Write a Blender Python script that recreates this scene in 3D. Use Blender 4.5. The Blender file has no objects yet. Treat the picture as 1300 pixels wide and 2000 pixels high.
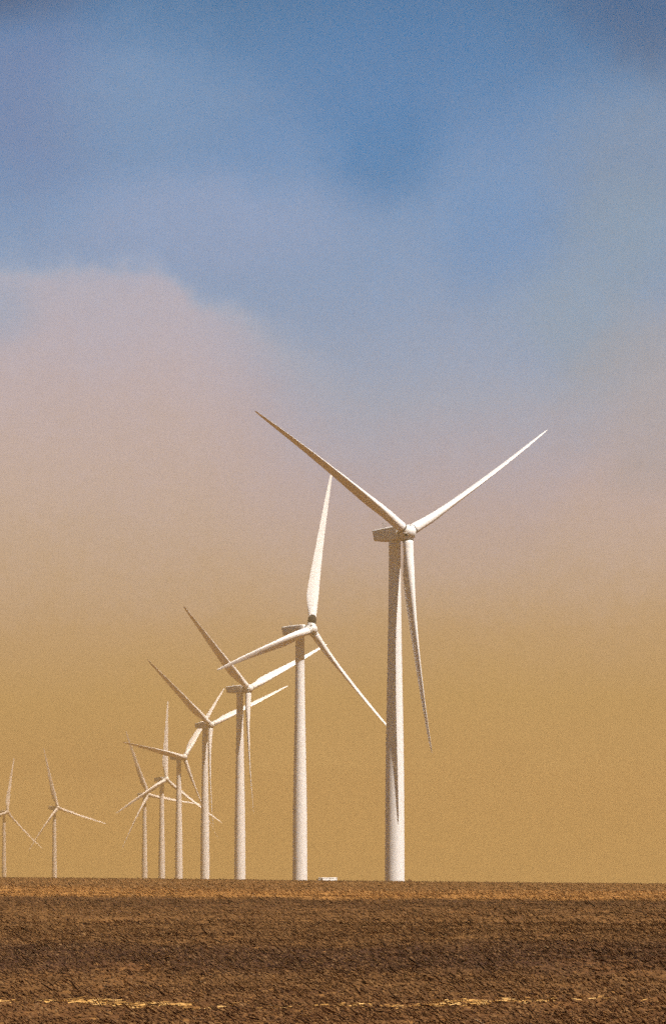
import bpy, math
import numpy as np
from mathutils import Matrix, Vector

rng = np.random.default_rng(11)
sc = bpy.context.scene
COL = sc.collection
EYE = 1.7                      # camera height above the field
FPX = 8000.0                   # focal length in pixels of a 1300 px wide frame (long telephoto)

# --------------------------------------------------------------------------
# helpers
# --------------------------------------------------------------------------
def lin(r, g, b):
    f = lambda c: (c / 255 / 12.92) if c / 255 <= .04045 else ((c / 255 + .055) / 1.055) ** 2.4
    return (f(r), f(g), f(b), 1.0)

def mesh_np(name, verts, faces, smooth=False):
    """verts (n,3) array, faces: list of arrays (k, m) of equal-size polygons"""
    me = bpy.data.meshes.new(name)
    verts = np.asarray(verts, dtype=np.float32)
    me.vertices.add(len(verts))
    me.vertices.foreach_set('co', verts.ravel())
    sizes = [np.full(len(f), f.shape[1], dtype=np.int32) for f in faces]
    loops = np.concatenate([np.asarray(f, dtype=np.int32).ravel() for f in faces])
    tot = np.concatenate(sizes)
    start = np.concatenate([[0], np.cumsum(tot)[:-1]]).astype(np.int32)
    me.loops.add(len(loops))
    me.loops.foreach_set('vertex_index', loops)
    me.polygons.add(len(tot))
    me.polygons.foreach_set('loop_start', start)
    me.polygons.foreach_set('use_smooth', np.full(len(tot), smooth, dtype=bool))
    me.update(calc_edges=True)
    me.validate()
    return me

def link(name, me, mat=None, parent=None, mx=None):
    o = bpy.data.objects.new(name, me)
    COL.objects.link(o)
    if mat is not None and me is not None and not me.materials:
        me.materials.append(mat)
    if parent is not None:
        o.parent = parent
    if mx is not None:
        o.matrix_local = mx
    return o

def tag(o, label=None, cat=None, group=None, kind=None):
    if label: o['label'] = label
    if cat: o['category'] = cat
    if group: o['group'] = group
    if kind: o['kind'] = kind
    return o

def loft(rings, cap0=True, cap1=True):
    """rings: (k, n, 3) -> verts, faces"""
    rings = np.asarray(rings, float)
    k, n, _ = rings.shape
    v = rings.reshape(-1, 3)
    i = np.arange(k - 1)[:, None] * n
    j = np.arange(n)[None, :]
    jn = (j + 1) % n
    q = np.stack([i + j, i + jn, i + n + jn, i + n + j], -1).reshape(-1, 4)
    fs = [q]
    caps = []
    if cap0: caps.append(np.arange(n)[::-1])
    if cap1: caps.append((k - 1) * n + np.arange(n))
    if caps: fs.append(np.array(caps))
    return v, fs

def join(parts):
    vs, fs, off = [], [], 0
    for v, f in parts:
        vs.append(v)
        fs += [x + off for x in f]
        off += len(v)
    return np.concatenate(vs), fs

def revolve(profile, n=40, axis='z'):
    """profile: list of (t along axis, radius)"""
    a = np.linspace(0, 2 * np.pi, n, endpoint=False)
    rings = []
    for t, r in profile:
        ring = np.stack([r * np.cos(a), r * np.sin(a), np.full(n, t)], -1)
        rings.append(ring)
    v, f = loft(rings)
    if axis == '-y':           # z -> -y : rotate about x by +90 deg
        v = np.stack([v[:, 0], -v[:, 2], v[:, 1]], -1)
    return v, f

def box(x0, x1, y0, y1, z0, z1):
    return loft([[(x0, y0, z0), (x1, y0, z0), (x1, y1, z0), (x0, y1, z0)],
                 [(x0, y0, z1), (x1, y0, z1), (x1, y1, z1), (x0, y1, z1)]])

def sstep(a, b, x):
    t = np.clip((x - a) / (b - a), 0, 1)
    return t * t * (3 - 2 * t)

def vnoise(x, y, seed=0):
    """smooth value noise in [-1,1]"""
    xi, yi = np.floor(x).astype(np.int64), np.floor(y).astype(np.int64)
    fx, fy = x - xi, y - yi
    fx, fy = fx * fx * (3 - 2 * fx), fy * fy * (3 - 2 * fy)
    def h(a, b):
        n = (a * 374761393 + b * 668265263 + seed * 974711) & 0x7fffffff
        n = ((n ^ (n >> 13)) * 1274126177) & 0x7fffffff
        return ((n ^ (n >> 16)) & 0xffff) / 32767.5 - 1
    a = h(xi, yi) * (1 - fx) + h(xi + 1, yi) * fx
    b = h(xi, yi + 1) * (1 - fx) + h(xi + 1, yi + 1) * fx
    return a * (1 - fy) + b * fy

# --------------------------------------------------------------------------
# node helpers
# --------------------------------------------------------------------------
class NT:
    def __init__(self, tree):
        self.t = tree
        self.n = tree.nodes
        self.l = tree.links
    def new(self, typ, **kw):
        nd = self.n.new(typ)
        for k, v in kw.items():
            setattr(nd, k, v)
        return nd
    def put(self, sock, v):
        if hasattr(v, 'is_linked') or isinstance(v, bpy.types.NodeSocket):
            self.l.new(v, sock)
        elif v is not None:
            sock.default_value = v
    def math(self, op, a, b=None, clamp=False):
        nd = self.new('ShaderNodeMath', operation=op, use_clamp=clamp)
        self.put(nd.inputs[0], a)
        if b is not None: self.put(nd.inputs[1], b)
        return nd.outputs[0]
    def smooth(self, x, a, b, lo=0.0, hi=1.0):
        nd = self.new('ShaderNodeMapRange', interpolation_type='SMOOTHSTEP')
        self.put(nd.inputs[0], x)
        nd.inputs[1].default_value = a
        nd.inputs[2].default_value = b
        nd.inputs[3].default_value = lo
        nd.inputs[4].default_value = hi
        return nd.outputs[0]
    def mix(self, fac, a, b, blend='MIX'):
        nd = self.new('ShaderNodeMix', data_type='RGBA', blend_type=blend)
        self.put(nd.inputs[0], fac)
        self.put(nd.inputs[6], a)
        self.put(nd.inputs[7], b)
        return nd.outputs[2]
    def noise(self, vec, scale, detail=2.0, rough=.5, lac=2.0):
        nd = self.new('ShaderNodeTexNoise')
        if vec is not None: self.l.new(vec, nd.inputs['Vector'])
        nd.inputs['Scale'].default_value = scale
        nd.inputs['Detail'].default_value = detail
        nd.inputs['Roughness'].default_value = rough
        return nd.outputs[0]
    def mapping(self, vec, scale=(1, 1, 1), rot=(0, 0, 0), loc=(0, 0, 0)):
        nd = self.new('ShaderNodeMapping')
        self.l.new(vec, nd.inputs[0])
        nd.inputs['Location'].default_value = loc
        nd.inputs['Rotation'].default_value = rot
        nd.inputs['Scale'].default_value = scale
        return nd.outputs[0]
    def ramp(self, fac, stops, interp='LINEAR'):
        nd = self.new('ShaderNodeValToRGB')
        cr = nd.color_ramp
        cr.interpolation = interp
        while len(cr.elements) < len(stops):
            cr.elements.new(.5)
        for e, (p, c) in zip(cr.elements, stops):
            e.position = p
            e.color = c
        self.put(nd.inputs[0], fac)
        return nd.outputs[0]

def material(name):
    m = bpy.data.materials.new(name)
    m.use_nodes = True
    t = NT(m.node_tree)
    b = m.node_tree.nodes['Principled BSDF']
    return m, t, b

# --------------------------------------------------------------------------
# materials
# --------------------------------------------------------------------------
def paint(name, col, rough=.42, dirt=.12, streak=True):
    m, t, b = material(name)
    co = t.new('ShaderNodeTexCoord').outputs['Object']
    big = t.noise(t.mapping(co, (.55, .55, .05)) if streak else co, 1.6, 4, .6)
    fine = t.noise(co, 5.0, 3, .6)
    f = t.math('MULTIPLY', t.smooth(big, .45, .8), dirt)
    c = t.mix(f, col, (col[0] * .55, col[1] * .48, col[2] * .38, 1))
    c = t.mix(t.math('MULTIPLY', fine, .06), c, (.5, .45, .38, 1))
    t.l.new(c, b.inputs['Base Color'])
    t.l.new(t.smooth(fine, .3, .7, rough - .05, rough + .08), b.inputs['Roughness'])
    return m

M_TOWER = paint('tower paint', (.76, .765, .77, 1))
M_NAC = paint('nacelle paint', (.70, .70, .69, 1), .45, .25, False)
M_BLADE = paint('blade gelcoat', (.79, .795, .80, 1), .38, .10, True)
M_DARK = paint('dark rubber seal', (.03, .028, .025, 1), .7, 0, False)
M_HOLE = paint('unlit hatch recess', (.012, .011, .010, 1), .9, 0, False)  # near-black colour stands in for the shade inside the open hatches
M_STEEL = paint('weathered steel', (.13, .13, .13, 1), .5, .2, False)
M_RED = paint('dark beacon glass', (.05, .03, .028, 1), .3, 0, False)
M_CAB = paint('white cabinet paint', (.82, .82, .80, 1), .4, .1, False)
M_GREY = paint('grey cabinet paint', (.34, .32, .29, 1), .5, .15, False)

def soil_bands(t, pos):
    """tillage bands of different soil and residue, across the field"""
    sep = t.new('ShaderNodeSeparateXYZ')
    t.l.new(pos, sep.inputs[0])
    x, y = sep.outputs[0], sep.outputs[1]
    # the strips wander a little and run slightly askew
    w1 = t.noise(t.mapping(pos, (.030, .010, 0)), 1.0, 3, .6)
    w2 = t.noise(t.mapping(pos, (.22, .05, 0)), 1.0, 3, .6)
    askew = t.math('MULTIPLY', x, -.35)
    yy = t.math('ADD', y, askew)
    k = t.math('ADD', 1.0, t.math('MULTIPLY', t.math('SUBTRACT', w1, .5), .50))
    k = t.math('ADD', k, t.math('MULTIPLY', t.math('SUBTRACT', w2, .5), .22))
    yy = t.math('MULTIPLY', yy, k)
    lg = t.math('LOGARITHM', t.math('MAXIMUM', yy, 10.0), 10.0)       # 1 .. 3.2
    f = t.math('DIVIDE', t.math('SUBTRACT', lg, 1.5), 1.7)            # 31 m .. 1585 m
    P = lambda d: (math.log10(d) - 1.5) / 1.7
    S = SOIL
    stops = [(P(32), S['warm']), (P(50), S['warm']), (P(58), S['mid']), (P(66), S['mid']), (P(73), S['dark']), (P(88), S['dark']),
             (P(97), S['mid']), (P(140), S['mid2']), (P(185), S['mid']), (P(205), S['brown']), (P(240), S['brown']), (P(262), S['tan']),
             (P(330), S['tan']), (P(400), S['rust']), (P(560), S['rust2']), (P(700), S['rust']), (P(850), S['brown']), (P(1500), S['rust'])]
    return t.ramp(f, stops), x, y

def C(r, g, b, k=1.0):
    c = lin(r, g, b)
    return (c[0] * k, c[1] * k * .93, c[2] * k * .87, 1)      # iron-rich, reddish soil
G = .62
SOIL = dict(warm=C(112, 77, 42, G), mid=C(112, 79, 43, G), mid2=C(124, 89, 49, G), dark=C(80, 54, 36, G), brown=C(98, 68, 38, G),
            tan=C(182, 132, 70, G), rust=C(134, 95, 50, G), rust2=C(146, 106, 58, G))

def make_ground_mat():
    m, t, b = material('ploughed soil')
    pos = t.new('ShaderNodeNewGeometry').outputs['Position']
    c, x, y = soil_bands(t, pos)
    n1 = t.noise(pos, .55, 6, .72)
    n2 = t.noise(t.mapping(pos, (1, .35, 1)), 5.0, 5, .7)
    n3 = t.noise(t.mapping(pos, (.25, .04, 1)), 1.0, 5, .65)
    c = t.mix(t.smooth(n1, .42, .62, 0, .55), c, C(70, 42, 24, G))
    c = t.mix(t.smooth(n2, .52, .70, 0, .55), c, C(182, 134, 74, G))
    c = t.mix(t.smooth(n3, .5, .72, 0, .45), c, C(150, 104, 56, G))
    t.l.new(c, b.inputs['Base Color'])
    b.inputs['Roughness'].default_value = .95
    b.inputs['Specular IOR Level'].default_value = .1
    bp = t.new('ShaderNodeBump')
    bp.inputs['Strength'].default_value = .9
    bp.inputs['Distance'].default_value = .12
    t.l.new(t.noise(pos, 2.2, 6, .75), bp.inputs['Height'])
    t.l.new(bp.outputs[0], b.inputs['Normal'])
    return m

def make_bits_mat(name, tint, amount):
    """clods / stalks: own tone per piece (attribute), mixed with the soil strip they lie in"""
    m, t, b = material(name)
    pos = t.new('ShaderNodeNewGeometry').outputs['Position']
    c, x, y = soil_bands(t, pos)
    at = t.new('ShaderNodeAttribute', attribute_name='tone').outputs['Fac']
    own = t.ramp(at, tint)
    c = t.mix(amount, c, own)
    t.l.new(c, b.inputs['Base Color'])
    b.inputs['Roughness'].default_value = .9
    b.inputs['Specular IOR Level'].default_value = .15
    return m

M_GROUND = make_ground_mat()
M_CLOD = make_bits_mat('soil clod', [(0, C(46, 28, 17, G)), (.35, C(86, 58, 30, G)), (.7, C(126, 91, 50, G)), (1, C(146, 115, 76, G))], .5)
M_STALK = make_bits_mat('weathered stalk', [(0, C(40, 22, 14, G)), (.3, C(66, 40, 24, G)), (.6, C(126, 88, 50, G)), (.88, C(170, 128, 76, G)), (1, C(178, 160, 134, G))], .8)
M_STRAW = make_bits_mat('dry straw', [(0, C(140, 102, 54, .93)), (.6, C(182, 142, 80, .93)), (1, C(200, 166, 108, .93))], 1.0)

# --------------------------------------------------------------------------
# the turbines: where they stand (tower foot x, y, z), yaw, rotor phase, blade pitch
# --------------------------------------------------------------------------
def foot(tx, d, hubz):
    return ((tx - 650) / FPX * d, d, hubz - 80.4 + EYE)

TURB = [  # foot, yaw, phase, pitch, label
    (foot(770.5, 921, 84.02), 39.8, 58.4, 79, 'largest, nearest white wind turbine, its dark left blade crossing the tip of the next one'),
    (foot(585.5, 1226, 83.03), 50.3, 12.9, 24, 'second nearest white wind turbine, with a broad bright blade pointing almost straight up'),
    (foot(468.3, 1606, 85.59), 50.8, 67.1, 44, 'third nearest wind turbine, its rotor crossed by the left blade of the second one'),
    (foot(400.1, 1969, 87.64), 40.4, 66.4, 44, 'wind turbine just behind and left of the third nearest, one blade hanging along its tower'),
    (foot(349.1, 2287, 83.76), 45.2, 37.8, 46, 'hazy wind turbine with one thin blade lying almost level to the left'),
    (foot(315.8, 2572, 80.35), 42.0, 3.2, 24, 'pale hazy wind turbine with one blade straight up and two drooping'),
    (foot(282.2, 2975, 81.68), 44.3, 97.0, 34, 'faded wind turbine, leftmost of the tight hazy cluster, one blade level to the right'),
    (foot(106.1, 3318, 80.73), 43.4, 104.6, 32, 'faint wind turbine standing apart on the left, one brighter blade sloping down right'),
    (foot(7.8, 3668, 85.39), 46.6, 11.3, 24, 'faintest wind turbine, its tower cut close to the left edge of the picture'),
]
FEET = np.array([f for f, *_ in TURB])

# --------------------------------------------------------------------------
# ground: field rising to a crest, a plain with the turbines beyond it
# --------------------------------------------------------------------------
def height(x, y):
    x = np.asarray(x, float)
    y = np.asarray(y, float)
    d = np.maximum(y, 0)
    field = .00882 * np.minimum(d, 800) - .000008 * np.maximum(d - 640, 0) ** 2 * (d < 1500)
    wl = .16 * np.maximum(d, 40)
    lateral = -.0108 * wl * np.tanh(x / wl) * sstep(70, 320, d)
    field = field + lateral
    field = field + .10 * vnoise(x / 34, y / 90, 3) * sstep(150, 400, d) + .05 * vnoise(x / 9, y / 30, 4) * sstep(150, 300, d)
    w = np.zeros_like(x)
    s = np.zeros_like(x)
    for fx, fy, fz in FEET:
        k = 1 / (((x - fx) ** 2 + (y - fy) ** 2) + 60 ** 2) ** 1.5
        w += k
        s += k * fz
    plain = s / w + .12 * vnoise(x / 60, y / 60, 5)
    f = sstep(800, 900, d)
    return field * (1 - f) + plain * f

def rough(x, y):
    """tilth: furrows and lumps a few cm high"""
    r = .030 * vnoise(x / .42, y / .9, 7) + .022 * vnoise(x / .17, y / .35, 8) + .012 * vnoise(x / .07, y / .16, 9)
    return r * 1.0 + .05 * vnoise(x / 1.9, y / 5, 10)

ys = np.concatenate([[-260, -120, -40, 0, 15, 25, 32], np.exp(np.linspace(np.log(38), np.log(900), 900)), np.geomspace(915, 4500, 50)])
uc = np.concatenate([np.linspace(-.115, .115, 620)])
side = np.geomspace(.118, 2.6, 40)
us = np.concatenate([-side[::-1], uc, side])
wid = np.maximum(ys, 38)
X = np.clip(us[None, :] * wid[:, None], -2800, 2800)
# keep the outermost columns out to the sides everywhere
far = np.linspace(0, 1, 6)[1:]
edgeR = X[:, -1:] + (2900 - X[:, -1:]) * far[None, :]
edgeL = X[:, :1] + (-2900 - X[:, :1]) * far[None, ::-1]
X = np.concatenate([edgeL, X, edgeR], 1)
Y = np.repeat(ys[:, None], X.shape[1], 1)
Z = height(X, Y) + rough(X, Y) * sstep(30, 40, Y) + .06 * vnoise(X / .8, Y / 2.5, 12) * sstep(220, 500, Y)
nr, nc = X.shape
idx = np.arange(nr * nc).reshape(nr, nc)
q = np.stack([idx[:-1, :-1], idx[:-1, 1:], idx[1:, 1:], idx[1:, :-1]], -1).reshape(-1, 4)
ground = link('ground', mesh_np('ground', np.stack([X, Y, Z], -1).reshape(-1, 3), [q], True), M_GROUND)
tag(ground, kind='structure')

# ---- clods -----------------------------------------------------------------
def ico():
    t = (1 + 5 ** .5) / 2
    v = np.array([(-1, t, 0), (1, t, 0), (-1, -t, 0), (1, -t, 0), (0, -1, t), (0, 1, t), (0, -1, -t), (0, 1, -t), (t, 0, -1), (t, 0, 1), (-t, 0, -1), (-t, 0, 1)], float)
    v /= np.linalg.norm(v[0])
    f = np.array([(0, 11, 5), (0, 5, 1), (0, 1, 7), (0, 7, 10), (0, 10, 11), (1, 5, 9), (5, 11, 4), (11, 10, 2), (10, 7, 6), (7, 1, 8),
                  (3, 9, 4), (3, 4, 2), (3, 2, 6), (3, 6, 8), (3, 8, 9), (4, 9, 5), (2, 4, 11), (6, 2, 10), (8, 6, 7), (9, 8, 1)])
    return v, f

def scatter(n, d0, d1, power=2.0, half=.098):
    """points over the wedge of field in front of the camera; the density falls off with distance"""
    e = 2 - power + 1e-6
    y = (d0 ** e + rng.random(n) * (d1 ** e - d0 ** e)) ** (1 / e)
    x = (rng.random(n) * 2 - 1) * half * y
    return x, y

def set_tone(me, tone):
    a = me.attributes.new('tone', 'FLOAT', 'POINT')
    a.data.foreach_set('value', np.asarray(tone, dtype=np.float32))

def clods(n, d0, d1, power, size, name):
    x, y = scatter(n, d0, d1, power)
    keep = vnoise(x / .9, y / 2.6, 21) + .6 * vnoise(x / .3, y / .8, 22) > rng.random(n) * 1.7 - 1.25
    x, y = x[keep], y[keep]
    n = len(x)
    v0, f0 = ico()
    s = np.minimum(size * np.exp(rng.normal(0, .35, n)), size * 1.9) * np.clip((y / 60) ** .3, .9, 1.8)
    sx = s * rng.uniform(.8, 1.9, n)
    sy = s * rng.uniform(.8, 1.4, n)
    sz = s * rng.uniform(.45, .9, n)
    V = v0[None] * (1 + rng.normal(0, .2, (n, 12, 1)))
    V = V * np.stack([sx, sy, sz], -1)[:, None, :]
    # most clods were thrown over the same way by the plough: tilt about y
    ti = rng.normal(.55, .35, n)
    c, s_ = np.cos(ti)[:, None], np.sin(ti)[:, None]
    vx, vz = V[..., 0] * c + V[..., 2] * s_, -V[..., 0] * s_ + V[..., 2] * c
    V = np.stack([vx, V[..., 1], vz], -1)
    a = rng.normal(0, .5, n)
    c, s_ = np.cos(a)[:, None], np.sin(a)[:, None]
    V = np.stack([V[..., 0] * c - V[..., 1] * s_, V[..., 0] * s_ + V[..., 1] * c, V[..., 2]], -1)
    base = np.stack([x, y, height(x, y) + rough(x, y) + sz * .35], -1)
    V = V + base[:, None]
    F = f0[None] + (np.arange(n) * 12)[:, None, None]
    me = mesh_np(name, V.reshape(-1, 3), [F.reshape(-1, 3)], False)
    set_tone(me, np.repeat(np.clip(rng.normal(.40, .30, n) + .25 * sstep(200, 420, y), 0, 1), 12))
    return link(name, me, M_CLOD)

tag(clods(115000, 43, 130, 1.35, .0175, 'soil_clods'), 'turned brown soil clods covering the near part of the ploughed field', 'soil clods', kind='stuff')
tag(clods(50000, 120, 330, 1.6, .022, 'soil_clods'), 'small brown soil clods across the middle of the ploughed field', 'soil clods', kind='stuff')

# ---- stalks ----------------------------------------------------------------
def prisms(P0, P1, r, name, mat, tone):
    n = len(P0)
    D = P1 - P0
    D /= np.linalg.norm(D, axis=1)[:, None]
    A = np.cross(D, np.array([.1, 1, .05]))
    A /= np.linalg.norm(A, axis=1)[:, None] + 1e-9
    B = np.cross(D, A)
    ang = np.array([0, 2.094, 4.189])
    off = (A[:, None] * np.cos(ang)[None, :, None] + B[:, None] * np.sin(ang)[None, :, None]) * r[:, None, None]
    V = np.concatenate([P0[:, None] + off, P1[:, None] + off * .7], 1)
    q0 = np.array([(0, 1, 4, 3), (1, 2, 5, 4), (2, 0, 3, 5)])
    Q = (q0[None] + (np.arange(n) * 6)[:, None, None]).reshape(-1, 4)
    T = (np.array([(3, 4, 5)])[None] + (np.arange(n) * 6)[:, None, None]).reshape(-1, 3)
    me = mesh_np(name, V.reshape(-1, 3), [Q, T], False)
    set_tone(me, np.repeat(tone, 6))
    return link(name, me, mat)

def stalks(n, d0, d1, power, L, name):
    x, y = scatter(n, d0, d1, power)
    keep = vnoise(x / .7 + 9, y / 2.2, 31) + .5 * vnoise(x / 3, y / 9, 32) > rng.random(n) * 1.6 - 1.1
    x, y = x[keep], y[keep]
    n = len(x)
    ln = L * np.exp(rng.normal(0, .4, n)) * np.clip((y / 60) ** .5, .85, 3)
    el = rng.normal(math.radians(26), .22, n)
    az = rng.normal(math.pi, .33, n)              # blown over by the wind, tips to the left
    D = np.stack([np.cos(el) * np.cos(az), np.cos(el) * np.sin(az), np.sin(el)], -1)
    P0 = np.stack([x, y, height(x, y) + rough(x, y) + rng.uniform(-.01, .015, n)], -1)
    r = ln * rng.uniform(.05, .10, n)
    tone = np.clip(rng.beta(1.5, 1.8, n) + .16 * sstep(200, 420, y), 0, 1)
    return prisms(P0, P0 + D * ln[:, None], r, name, M_STALK, tone)

tag(stalks(110000, 43, 135, 1.35, .055, 'crop_stubble'), 'broken brown crop stalks leaning left over the near field', 'crop stubble', kind='stuff')
tag(stalks(60000, 125, 360, 1.6, .06, 'crop_stubble'), 'broken crop stalks scattered over the middle of the field', 'crop stubble', kind='stuff')

tag(clods(45000, 320, 840, 1.7, .042, 'soil_clods'), 'small rough clods far up the field towards the crest', 'soil clods', kind='stuff')
tag(stalks(60000, 330, 840, 1.7, .065, 'crop_stubble'), 'short dry stalks far up the field towards the crest', 'crop stubble', kind='stuff')

# ---- the pale line of straw across the foreground --------------------------
def straw_line():
    n = 6500
    px = rng.uniform(-160, 1460, n)
    dens = np.interp(px, [-160, 0, 180, 330, 350, 420, 445, 560, 690, 720, 800, 840, 1000, 1050, 1075, 1200, 1460],
                     [.6, .62, .55, .3, .2, .22, .05, .06, .1, .04, .1, .38, .4, .28, .05, .02, .1])
    dens = dens * (.55 + .9 * np.clip(vnoise(px / 16, px * 0, 41) + .3, 0, 1))
    px = px[rng.random(n) < dens]
    n = len(px)
    yc = np.interp(px, [-160, 0, 170, 340, 430, 700, 850, 1060, 1460], [1957, 1959, 1962, 1966, 1968, 1964, 1961, 1960, 1958])
    d = 13600 / (yc - 1703)
    thick = np.interp(px, [0, 170, 330, 430, 800, 1060, 1460], [.75, .7, .3, .2, .25, .35, .3])
    d = d + rng.normal(0, 1, n) * thick * .8
    x = (px - 650) / FPX * d
    ln = .085 * np.exp(rng.normal(0, .35, n))
    az = np.where(rng.random(n) < .5, 0, math.pi) + rng.normal(0, .6, n)
    el = np.abs(rng.normal(0, .09, n))
    D = np.stack([np.cos(el) * np.cos(az), np.cos(el) * np.sin(az), np.sin(el)], -1)
    P0 = np.stack([x, d, height(x, d) + rough(x, d) + .008 + rng.uniform(0, .026, n)], -1)
    r = rng.uniform(.004, .009, n)
    return prisms(P0, P0 + D * ln[:, None], r, 'straw_line', M_STRAW, rng.random(n))

tag(straw_line(), 'thin broken line of pale yellow straw lying across the foreground', 'straw', kind='stuff')

# --------------------------------------------------------------------------
# turbine parts (turbine frame: rotor axis towards -Y, z up, foot at the origin)
# --------------------------------------------------------------------------
TILT = math.radians(5)
OV = 4.4
HUBZ = 80.4

def tower_mesh():
    prof = [(-3.0, 2.24), (0, 2.22), (8, 2.19), (16, 2.15), (26, 2.09), (34, 1.98), (43, 1.81), (52, 1.63), (61, 1.49), (70, 1.38), (77.3, 1.30), (77.35, 1.36), (78.0, 1.36), (78.9, 1.30)]
    v, f = revolve(prof, 56)
    return mesh_np('tower', v, f, True)

def rrect(w, z0, z1, r, n=6):
    pts = []
    for cx, cz, a0 in ((w - r, z1 - r, 0), (-w + r, z1 - r, 90), (-w + r, z0 + r, 180), (w - r, z0 + r, 270)):
        for i in range(n + 1):
            a = math.radians(a0 + 90 * i / n)
            pts.append((cx + r * math.cos(a), cz + r * math.sin(a)))
    return pts

def nacelle_mesh():
    rings = []
    for y, w, z0, z1, r in ((-2.75, 1.20, -1.15, .95, .4), (-2.7, 1.45, -1.45, 1.18, .4), (-2.2, 1.62, -1.72, 1.36, .34), (-1.0, 1.68, -1.80, 1.40, .34),
                            (2.0, 1.68, -1.72, 1.34, .34), (5.0, 1.62, -1.50, 1.18, .34), (5.75, 1.52, -1.36, 1.12, .34), (5.95, 1.35, -1.15, 1.0, .3)):
        rings.append([(x, y + (.30 * (z0 + .6 - z) if y > 5 and False else 0), z) for x, z in rrect(w, z0, z1, r)])
    rings = np.array(rings)
    # the rear wall leans: further back at the top than at the bottom
    rear = rings[..., 1] > 4.5
    rings[..., 1] += np.where(rear, .22 * rings[..., 2], 0)
    v, f = loft(rings[:, ::-1])
    return mesh_np('nacelle', v, f, True)

def collar_mesh():
    v, f = revolve([(-3.15, 1.18), (-3.05, 1.22), (-2.72, 1.22), (-2.6, 1.18)][::-1], 40)
    v = np.stack([v[:, 0], v[:, 2], v[:, 1]], -1)
    return mesh_np('main_bearing_collar', v, f, True)

def hub_mesh():
    prof = [(-1.35, 1.20), (-1.28, 1.42), (-1.0, 1.58), (-.4, 1.72), (.2, 1.74), (.8, 1.62), (1.3, 1.36), (1.7, 1.0), (1.95, .6), (2.05, .25), (2.07, .02)]
    parts = [revolve(prof, 56, '-y')]
    for k in range(3):
        v, f = revolve([(.6, 1.30), (1.55, 1.30), (1.75, 1.26)], 40)
        a = k * 2 * math.pi / 3
        R = np.array(Matrix.Rotation(a, 3, 'Y'))
        parts.append((v @ R.T, f))
    v, f = join(parts)
    return mesh_np('spinner_hub', v, f, True)

def torus(R, r, n=28, m=8):
    a = np.linspace(0, 2 * np.pi, n, endpoint=False)
    b = np.linspace(0, 2 * np.pi, m, endpoint=False)
    A, B = np.meshgrid(a, b, indexing='ij')
    v = np.stack([(R + r * np.cos(B)) * np.cos(A), (R + r * np.cos(B)) * np.sin(A), r * np.sin(B)], -1).reshape(-1, 3)
    i = np.arange(n)[:, None]
    j = np.arange(m)[None]
    q = np.stack([i * m + j, ((i + 1) % n) * m + j, ((i + 1) % n) * m + (j + 1) % m, i * m + (j + 1) % m], -1).reshape(-1, 4)
    return v, [q]

PREBEND = 3.2
def blade_mesh():
    tab = np.array([  # r, chord, thickness ratio, twist deg, circle blend, pitch axis
        (1.60, 2.36, 1.00, 0, 1, .50), (2.6, 2.36, 1.0, 0, 1, .50), (3.6, 2.38, .97, 4, .92, .48), (5.2, 2.68, .82, 9, .6, .42), (7.2, 3.20, .64, 11.5, .28, .36),
        (9.2, 3.58, .52, 11.8, .10, .32), (11.2, 3.66, .45, 11, .02, .30), (14, 3.46, .39, 9.2, 0, .29), (18, 3.08, .34, 7.2, 0, .28), (23, 2.64, .30, 5.2, 0, .28),
        (29, 2.16, .22, 3.4, 0, .28), (35, 1.72, .20, 2, 0, .28), (41, 1.30, .18, .9, 0, .28), (45.5, .96, .17, .2, 0, .29), (48, .70, .16, 0, 0, .31),
        (49.3, .44, .16, 0, 0, .36), (49.8, .22, .16, 0, 0, .42), (50.0, .05, .16, 0, 0, .5)])
    n = 36
    ph = np.linspace(0, 2 * np.pi, n, endpoint=False)
    xc = .5 * (1 + np.cos(ph))                 # 1 = trailing edge, 0 = leading edge
    up = np.sin(ph) >= 0                       # suction (downwind) side
    yt = 5 * (.2969 * np.sqrt(xc) - .1260 * xc - .3516 * xc ** 2 + .2843 * xc ** 3 - .1036 * xc ** 4)
    rs = np.unique(np.concatenate([np.linspace(1.6, 50, 60), tab[:, 0]]))
    rings = []
    for r in rs:
        c, t, tw, w, pa = [np.interp(r, tab[:, 0], tab[:, i]) for i in range(1, 6)]
        ya = np.where(up, yt * 1.15, -yt * .80) * t
        yc = .5 * np.sin(ph) * t
        y = (w * yc + (1 - w) * ya) * c
        x = (pa - xc) * c
        b = -math.radians(tw)
        X = x * math.cos(b) - y * math.sin(b)
        Y = x * math.sin(b) + y * math.cos(b)
        Y = Y - PREBEND * (r / 50) ** 2        # blades curve forward, into the wind
        rings.append(np.stack([X, Y, np.full(n, r)], -1))
    v, f = loft(rings)
    return mesh_np('blade', v, f, True)

def ring_mesh():
    v, f = revolve([(1.62, 1.16), (1.62, 1.235), (1.86, 1.235), (1.86, 1.16)], 40)
    return mesh_np('root_collar', v, f, False)

def mast_mesh():
    parts = []
    for x in (-.45, .45):
        v, f = revolve([(0, .045), (1.25, .035)], 8)
        parts.append((v + np.array([x, 0, 0]), f))
    v, f = box(-.5, .5, -.03, .03, .82, .88)
    parts.append((v, f))
    for x in (-.45, .45):
        v, f = revolve([(1.2, .02), (1.24, .13), (1.36, .13), (1.4, .02)], 10)
        parts.append((v + np.array([x, 0, 0]), f))
    v, f = join(parts)
    return mesh_np('weather_mast', v, f, False)

def beacon_mesh():
    v, f = revolve([(0, .16), (.12, .16), (.14, .12), (.36, .12), (.45, .06)], 14)
    return mesh_np('beacon_light', v, f, True)

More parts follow.
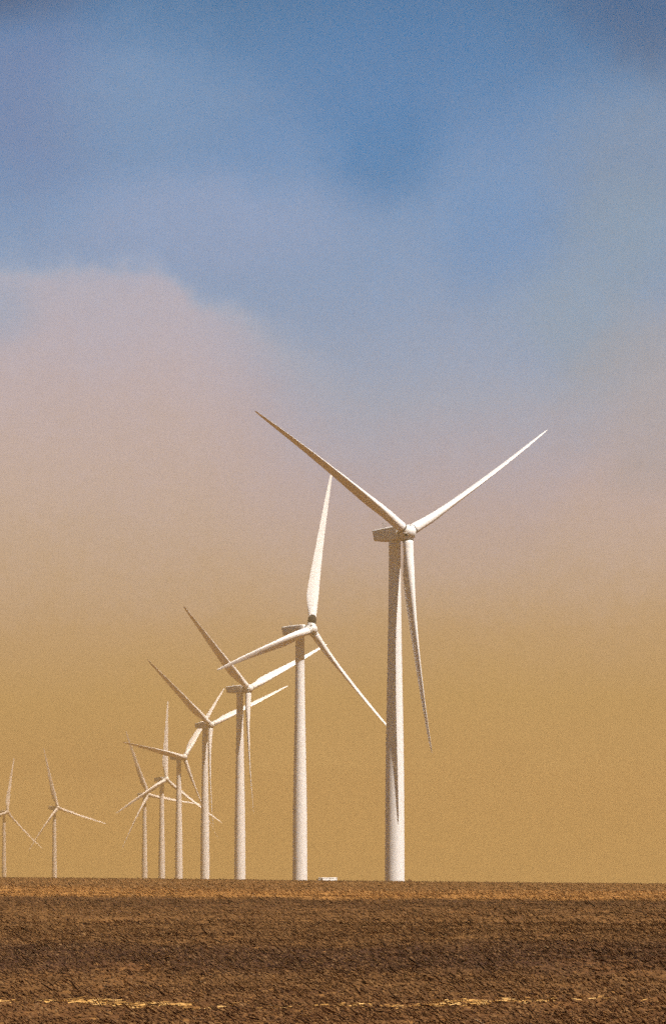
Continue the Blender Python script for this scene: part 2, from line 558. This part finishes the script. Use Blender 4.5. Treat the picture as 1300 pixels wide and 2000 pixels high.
def hatch_meshes():
    v, f = torus(.40, .085)
    rim = mesh_np('hatch', v, f, True)
    v, f = revolve([(-.08, .40), (.02, .38), (.05, .3)], 24)  # shallow raised disc, no real hollow; the hole's darkness is its colour
    hole = mesh_np('hatch_shade_disc', v, f, False)
    return rim, hole

ME = dict(tower=tower_mesh(), nacelle=nacelle_mesh(), collar=collar_mesh(), hub=hub_mesh(), blade=blade_mesh(), ring=ring_mesh(), mast=mast_mesh(), beacon=beacon_mesh())
ME['hatch'], ME['shade_disc'] = hatch_meshes()

def patch_mesh():
    n = 40
    a = np.linspace(0, 2 * np.pi, n, endpoint=False)
    rings = [np.stack([1.20 * np.cos(a), 1.20 * np.sin(a), np.full(n, 1.9)], -1), np.stack([1.245 * np.cos(a), 1.245 * np.sin(a), np.full(n, 1.92)], -1)]
    top = 3.2 + 1.25 * np.maximum(-.42 * np.cos(a) - .89 * np.sin(a), -.2)          # thin dark shell, reaching highest on the side towards the camera
    for f, r in ((.5, 1.245), (.97, 1.245), (1.0, 1.21)):
        rings.append(np.stack([r * np.cos(a), r * np.sin(a), 1.92 + (top - 1.92) * f], -1))
    v, f = loft(rings, False, False)
    return mesh_np('root_patch', v, f, True)
ME['patch'] = patch_mesh()
M_PATCH = paint('brown root cuff', (.010, .006, .004, 1), .95, 0, False)

CONE = [2.72, 3.76, 4.32, 5.38, 4.31, 3.35, 1.6, 3.08, 3.07]      # blades bend and lean into the wind by different amounts

def make_turbine(i, ft, yaw, phase, pitch, label):
    root = link('wind_turbine', None)
    root.location = ft
    root.rotation_euler = (0, 0, math.radians(yaw))
    tag(root, label, 'wind turbine', 'row of wind turbines receding into the dust')
    link('tower', ME['tower'], M_TOWER, root)
    # rotor axis = (0,-1,0) tilted up by TILT
    tilt = Matrix.Rotation(-TILT, 4, 'X')
    hubp = Vector((0, -OV * math.cos(TILT), HUBZ))
    headp = Vector((0, 0, HUBZ - OV * math.sin(TILT)))
    headm = Matrix.Translation(headp + Vector((0, 0, .58))) @ Matrix.Rotation(math.radians(-1.2), 4, 'X')
    nac = link('nacelle', ME['nacelle'], M_NAC, root, headm)
    if i < 4:
        link('main_bearing_collar', ME['collar'], M_DARK, nac)
        link('weather_mast', ME['mast'], M_STEEL, nac, Matrix.Translation((0, 3.55, 1.24)))
        link('beacon_light', ME['beacon'], M_RED, nac, Matrix.Translation((-.75, 2.6, 1.26)))
    hubm = Matrix.Translation(hubp) @ tilt
    bent = PREBEND / 50
    th = math.radians(phase) + bent * math.sin(math.radians(pitch))
    cone = math.radians(CONE[i]) - bent * math.cos(math.radians(pitch))
    hub = link('spinner_hub', ME['hub'], M_NAC, root, hubm @ Matrix.Rotation(th, 4, 'Y'))
    if i < 4:
        for k in range(3):
            a = math.radians(60 + 120 * k)
            # hatch on the shoulder of the spinner, between two blades
            pos = Matrix.Rotation(a, 4, 'Y') @ Matrix.Translation((0, -.98, 1.52)) @ Matrix.Rotation(math.radians(36), 4, 'X')
            h = link('hatch', ME['hatch'], M_NAC, hub, pos)
            link('hatch_shade_disc', ME['shade_disc'], M_HOLE, hub, pos)
    for k in range(3):
        a = th + k * 2 * math.pi / 3
        mx = hubm @ Matrix.Rotation(a, 4, 'Y') @ Matrix.Rotation(cone, 4, 'X') @ Matrix.Rotation(-math.radians(pitch), 4, 'Z')
        # pitch turns the blade about its own axis; the prebend stays with the blade
        b = link('blade', ME['blade'], M_BLADE, root, mx)
        if i < 5:
            link('root_collar', ME['ring'], M_DARK, b)
        if i == 1 and k == 0:
            link('root_patch', ME['patch'], M_PATCH, b)['label'] = 'dark brown cuff round the root of the blade'
    return root

for i, (ft, yaw, phase, pitch, label) in enumerate(TURB):
    make_turbine(i, ft, yaw, phase, pitch, label)

# --------------------------------------------------------------------------
# white equipment box behind the crest, and the little earth mound
# --------------------------------------------------------------------------
def equipment_box():
    d = 872.0
    cx = (640 - 650) / FPX * d
    top = (1773 - 1714.6) / FPX * d + EYE
    z0 = float(height(np.array([cx]), np.array([d]))[0])
    h = top - z0
    root = link('equipment_box', None)
    root.location = (cx, d, z0)
    root.rotation_euler = (0, 0, math.radians(24))
    tag(root, 'low white flat-topped box on the crest between the two nearest turbine towers', 'equipment box')
    w = 1.68
    link('plinth', mesh_np('plinth', *box(-w - .1, w + .1, -1.2, 1.2, -.5, .14)), M_GREY, root)
    body = link('body', mesh_np('body', *box(-w, w, -1.05, 1.05, .14, h - .14)), M_CAB, root)
    v, f = loft([[(-w - .06, -1.12, h - .14), (w + .06, -1.12, h - .14), (w + .06, 1.12, h - .14), (-w - .06, 1.12, h - .14)],
                 [(-w - .06, -1.12, h - .05), (w + .06, -1.12, h - .05), (w + .06, 1.12, h - .05), (-w - .06, 1.12, h - .05)],
                 [(-w + .2, -.9, h), (w - .2, -.9, h), (w - .2, .9, h), (-w + .2, .9, h)]])
    link('lid', mesh_np('lid', v, f), M_CAB, root)
    for s in (-1, 1):
        x0, x1 = (-w + .06, -.03) if s < 0 else (.03, w - .06)
        dr = link('door', mesh_np('door', *box(x0, x1, -1.085, -1.052, .24, h - .22)), M_CAB, root)
        xh = -.16 if s < 0 else .16
        link('handle', mesh_np('handle', *box(xh - .03, xh + .03, -1.14, -1.086, h * .45, h * .62)), M_STEEL, dr)
    link('side_cabinet', mesh_np('side_cabinet', *box(-w - .72, -w - .1, -.5, .4, -.4, h - .28)), M_GREY, root)

equipment_box()

def soil_mound():
    d = 846.0
    cx = (799.5 - 650) / FPX * d
    top = (1773 - 1717.6) / FPX * d + EYE
    n, k = 40, 9
    rings = []
    a = np.linspace(0, 2 * np.pi, n, endpoint=False)
    z0 = float(height(np.array([cx]), np.array([d]))[0])
    hh = top - z0
    for i in range(k):
        t = i / (k - 1)
        r = (1 - t ** 1.6 * .98)
        px = 1.15 * r * np.cos(a) * (1 + .12 * vnoise(np.cos(a) * 2 + 5, np.sin(a) * 2 + t * 2, 51))
        py = 1.6 * r * np.sin(a) * (1 + .12 * vnoise(np.cos(a) * 2, np.sin(a) * 2 + 7 + t * 2, 52))
        pz = -.4 + (hh + .4) * sstep(0, 1.0, np.full(n, t)) + .05 * vnoise(px * 3, py * 3, 53)
        rings.append(np.stack([px, py, pz], -1))
    v, f = loft(rings, False, True)
    o = link('soil_mound', mesh_np('soil_mound', v, f, True), M_GROUND)
    o.location = (cx, d, z0)
    tag(o, 'small low brown earth mound just right of the nearest turbine tower', 'earth mound')

soil_mound()

# --------------------------------------------------------------------------
# dusty air
# the air both scatters and absorbs: brown dust
# --------------------------------------------------------------------------
HAZE_D = .00052
HAZE_ALB = (.280, .187, .079, 1)
HAZE_ABS = (.15, .03, 0, 1)                      # the dust swallows blue more than red
HAZE_EXT = [HAZE_ALB[k] + (1 - HAZE_ALB[k]) * (1 - HAZE_ABS[k] ** .5) for k in range(3)]
EXPO = 1.05
HAZE_A = [HAZE_ALB[k] / HAZE_EXT[k] * .44 for k in range(3)]        # what a deep column of this air sends back
m = bpy.data.materials.new('dusty air')
m.use_nodes = True
t = NT(m.node_tree)
t.n.remove(m.node_tree.nodes['Principled BSDF'])
vol = t.new('ShaderNodeVolumePrincipled')
vol.inputs['Color'].default_value = HAZE_ALB
vol.inputs['Density'].default_value = HAZE_D
vol.inputs['Absorption Color'].default_value = HAZE_ABS
vol.inputs['Anisotropy'].default_value = 0.0
t.l.new(vol.outputs[0], m.node_tree.nodes['Material Output'].inputs['Volume'])
haze = link('haze', mesh_np('haze', *box(-3000, 3000, -300, 4600, -4.5, 152)), m)
tag(haze, kind='stuff')

# --------------------------------------------------------------------------
# sky: Nishita overhead, the blue sky and rising dust front low down
# --------------------------------------------------------------------------
SUN_AZ, SUN_EL = math.radians(53), math.radians(59.5)      # azimuth from "towards the camera", to the right
sdir = Vector((math.sin(SUN_AZ) * math.cos(SUN_EL), -math.cos(SUN_AZ) * math.cos(SUN_EL), math.sin(SUN_EL)))

w = bpy.data.worlds.new('World')
sc.world = w
w.use_nodes = True
t = NT(w.node_tree)
bg = w.node_tree.nodes['Background']
out = w.node_tree.nodes['World Output']
sky = t.new('ShaderNodeTexSky', sky_type='NISHITA')
sky.sun_disc = False
sky.sun_elevation = SUN_EL
sky.sun_rotation = math.atan2(sdir.x, sdir.y)
sky.dust_density = 4.0
sky.air_density = 1.0
t.l.new(sky.outputs[0], bg.inputs[0])
bg.inputs[1].default_value = .055

gen = t.new('ShaderNodeTexCoord').outputs['Generated']
sep = t.new('ShaderNodeSeparateXYZ')
t.l.new(gen, sep.inputs[0])
az = t.math('ARCTAN2', sep.outputs[0], sep.outputs[1])
el = t.math('ARCSINE', sep.outputs[2])
X_ = t.math('MULTIPLY', az, FPX / 1000)          # 1 unit = 7.2 degrees
Y_ = t.math('MULTIPLY', el, FPX / 1000)
cmb = t.new('ShaderNodeCombineXYZ')
t.l.new(X_, cmb.inputs[0])
t.l.new(Y_, cmb.inputs[1])
P = cmb.outputs[0]

nA = t.math('SUBTRACT', t.noise(P, 1.7, 4, .55), .5)
nB = t.math('SUBTRACT', t.noise(t.mapping(P, loc=(3, 7, 0)), 5.0, 4, .6), .5)
nC = t.math('SUBTRACT', t.noise(t.mapping(P, loc=(9, 2, 0)), 14.0, 4, .6), .5)

# top edge of the dust cloud: high on the left, sinking to the right
edge = t.math('SUBTRACT', 1.275, t.smooth(X_, -.38, -.22, 0, .085))
edge = t.math('SUBTRACT', edge, t.smooth(X_, -.26, .35, 0, .24))
edge = t.math('ADD', edge, t.math('MULTIPLY', nB, .15))
edge = t.math('ADD', edge, t.math('MULTIPLY', nC, .10))
under = t.math('SUBTRACT', edge, Y_)
mask = t.smooth(under, -.035, .07)
mask = t.math('MULTIPLY', mask, t.smooth(X_, -.32, .10, 1, 0))
sh1 = t.math('MULTIPLY', mask, t.math('MULTIPLY', t.math('SUBTRACT', Y_, .58, True), .50))
# second bank coming in from the right edge
edge2 = t.math('ADD', .62, t.smooth(X_, .25, .75, 0, .56))
edge2 = t.math('ADD', edge2, t.math('MULTIPLY', nB, .16))
mask2 = t.smooth(t.math('SUBTRACT', edge2, Y_), -.06, .12)
sh2 = t.math('MULTIPLY', mask2, .055)
yy = t.math('SUBTRACT', t.math('SUBTRACT', Y_, sh1), t.math('MULTIPLY', sh2, t.smooth(Y_, .5, .9)))
yy = t.math('ADD', yy, t.math('MULTIPLY', nA, .13))
yy = t.math('ADD', yy, t.math('MULTIPLY', nB, .07))
nD = t.math('SUBTRACT', t.noise(t.mapping(P, loc=(4, 5, 0)), 30.0, 6, .75), .5)
yy = t.math('ADD', yy, t.math('MULTIPLY', nD, .07))

SKYSTOPS = [(0, (191, 150, 92)), (.05, (191, 150, 92)), (.11, (191, 150, 92)), (.19, (191, 150, 93)), (.30, (191, 151, 95)), (.42, (191, 153, 98)), (.54, (192, 157, 113)), (.65, (193, 165, 140)),
            (.76, (190, 167, 156)), (.87, (181, 168, 170)), (.98, (168, 168, 178)), (1.08, (155, 164, 183)), (1.19, (145, 160, 185)), (1.33, (135, 156, 186)),
            (1.48, (121, 148, 184)), (1.62, (107, 138, 175)), (1.73, (95, 127, 164)), (1.85, (87, 119, 160)), (2.15, (86, 110, 142)), (3.0, (76, 77, 80)), (4.0, (60, 58, 56))]
def sky_light(c, y):
    """light the sky itself must send so that, behind the dusty air and at this exposure, it shows as c"""
    e = max(y, .002) * 1000 / FPX
    L = min(150.0 / math.tan(e), 4600)
    T = [math.exp(-HAZE_D * HAZE_EXT[k] * L) for k in range(3)]
    l = lin(*c)
    return tuple(max(.01, (l[k] / 2 ** EXPO - HAZE_A[k] * (1 - T[k])) / T[k]) for k in range(3)) + (1,)
SKYMAX = 4.0
base = t.ramp(t.math('DIVIDE', yy, SKYMAX), [(y / SKYMAX, sky_light([float(np.interp(y, [a for a, b in SKYSTOPS], [b[k] for a, b in SKYSTOPS])) for k in range(3)], y))
    for y in (0, .13, .20, .258, .27, .29, .32, .36, .41, .47, .54, .60, .66, .72, .78, .84, .91, .98, 1.06, 1.15, 1.25, 1.36, 1.48, 1.60, 1.73, 1.85, 2.15, 3.0, 4.0)])

def blob(c, px, py, rx, ry, col, amt, wob=.35):
    dx = t.math('DIVIDE', t.math('SUBTRACT', X_, (px - 650) / 1000), rx / 1000)
    dy = t.math('DIVIDE', t.math('SUBTRACT', Y_, (1773 - py) / 1000), ry / 1000)
    r2 = t.math('SQRT', t.math('ADD', t.math('MULTIPLY', dx, dx), t.math('MULTIPLY', dy, dy)))
    r2 = t.math('ADD', r2, t.math('MULTIPLY', nB, wob * 2))
    f = t.math('MULTIPLY', t.smooth(r2, .15, 1.0, 1, 0), amt)
    return t.mix(f, c, sky_light(col, (1773 - py) / 1000))

base = blob(base, 745, 310, 190, 170, (96, 134, 176), .75, .5)
base = blob(base, 790, 130, 420, 200, (96, 132, 176), .45)
base = blob(base, 70, 210, 260, 300, (126, 139, 172), .7)
base = blob(base, 290, 220, 280, 260, (130, 153, 184), .75, .5)
base = blob(base, 400, 450, 420, 160, (151, 164, 191), .75, .5)
base = blob(base, 1290, 330, 320, 300, (138, 152, 172), .8, .5)
base = blob(base, 1130, 630, 240, 180, (152, 163, 174), .6, .5)
base = blob(base, 1290, 10, 420, 260, (88, 106, 138), .65, .5)
base = blob(base, 1310, 790, 260, 260, (174, 164, 160), .6, .6)
base = blob(base, 0, 0, 260, 120, (94, 108, 136), .85)
base = blob(base, 1250, 470, 200, 160, (148, 162, 176), .6)
base = blob(base, 960, 470, 190, 170, (120, 150, 188), .5, .5)
base = blob(base, 0, 620, 110, 110, (156, 166, 184), .55, .6)
mot = t.math('ADD', 1.0, t.math('ADD', t.math('MULTIPLY', nD, .16), t.math('MULTIPLY', nB, .10)))
mv = t.new('ShaderNodeCombineXYZ')
for k in range(3):
    t.l.new(mot, mv.inputs[k])
base = t.mix(1.0, base, mv.outputs[0], 'MULTIPLY')
bg2 = t.new('ShaderNodeBackground')
t.l.new(base, bg2.inputs[0])
bg2.inputs[1].default_value = 1.0
mx = t.new('ShaderNodeMixShader')
t.l.new(t.smooth(Y_, 6.5, 11.5), mx.inputs[0])
t.l.new(bg2.outputs[0], mx.inputs[1])
t.l.new(bg.outputs[0], mx.inputs[2])
t.l.new(mx.outputs[0], out.inputs['Surface'])

sun = bpy.data.lights.new('sun', 'SUN')
sun.energy = 5.0
sun.angle = math.radians(.53)
sun.color = (1.0, .985, .965)
so = bpy.data.objects.new('sun', sun)
COL.objects.link(so)
so.rotation_euler = sdir.to_track_quat('Z', 'Y').to_euler()
so.location = sdir * 300

# --------------------------------------------------------------------------
# camera and render settings
# --------------------------------------------------------------------------
cam = bpy.data.cameras.new('camera')
cam.sensor_fit = 'HORIZONTAL'
cam.sensor_width = 36
cam.lens = 36 * FPX / 1300
cam.shift_y = 773 / 1300
cam.clip_start = .5
cam.clip_end = 30000
co = bpy.data.objects.new('camera', cam)
COL.objects.link(co)
co.location = (0, 0, EYE)
co.rotation_euler = (math.radians(90), 0, 0)
sc.camera = co

vs = sc.view_settings
sc.display_settings.display_device = 'sRGB'
vs.view_transform = 'Standard'
vs.look = 'None'
vs.exposure = EXPO
vs.gamma = 1
vs.use_curve_mapping = False
sc.render.engine = 'CYCLES'
sc.cycles.use_denoising = False
sc.cycles.use_adaptive_sampling = True
sc.cycles.adaptive_threshold = .1
sc.cycles.adaptive_min_samples = 20
sc.cycles.max_bounces = 5
sc.cycles.volume_bounces = 0
sc.render.film_transparent = False
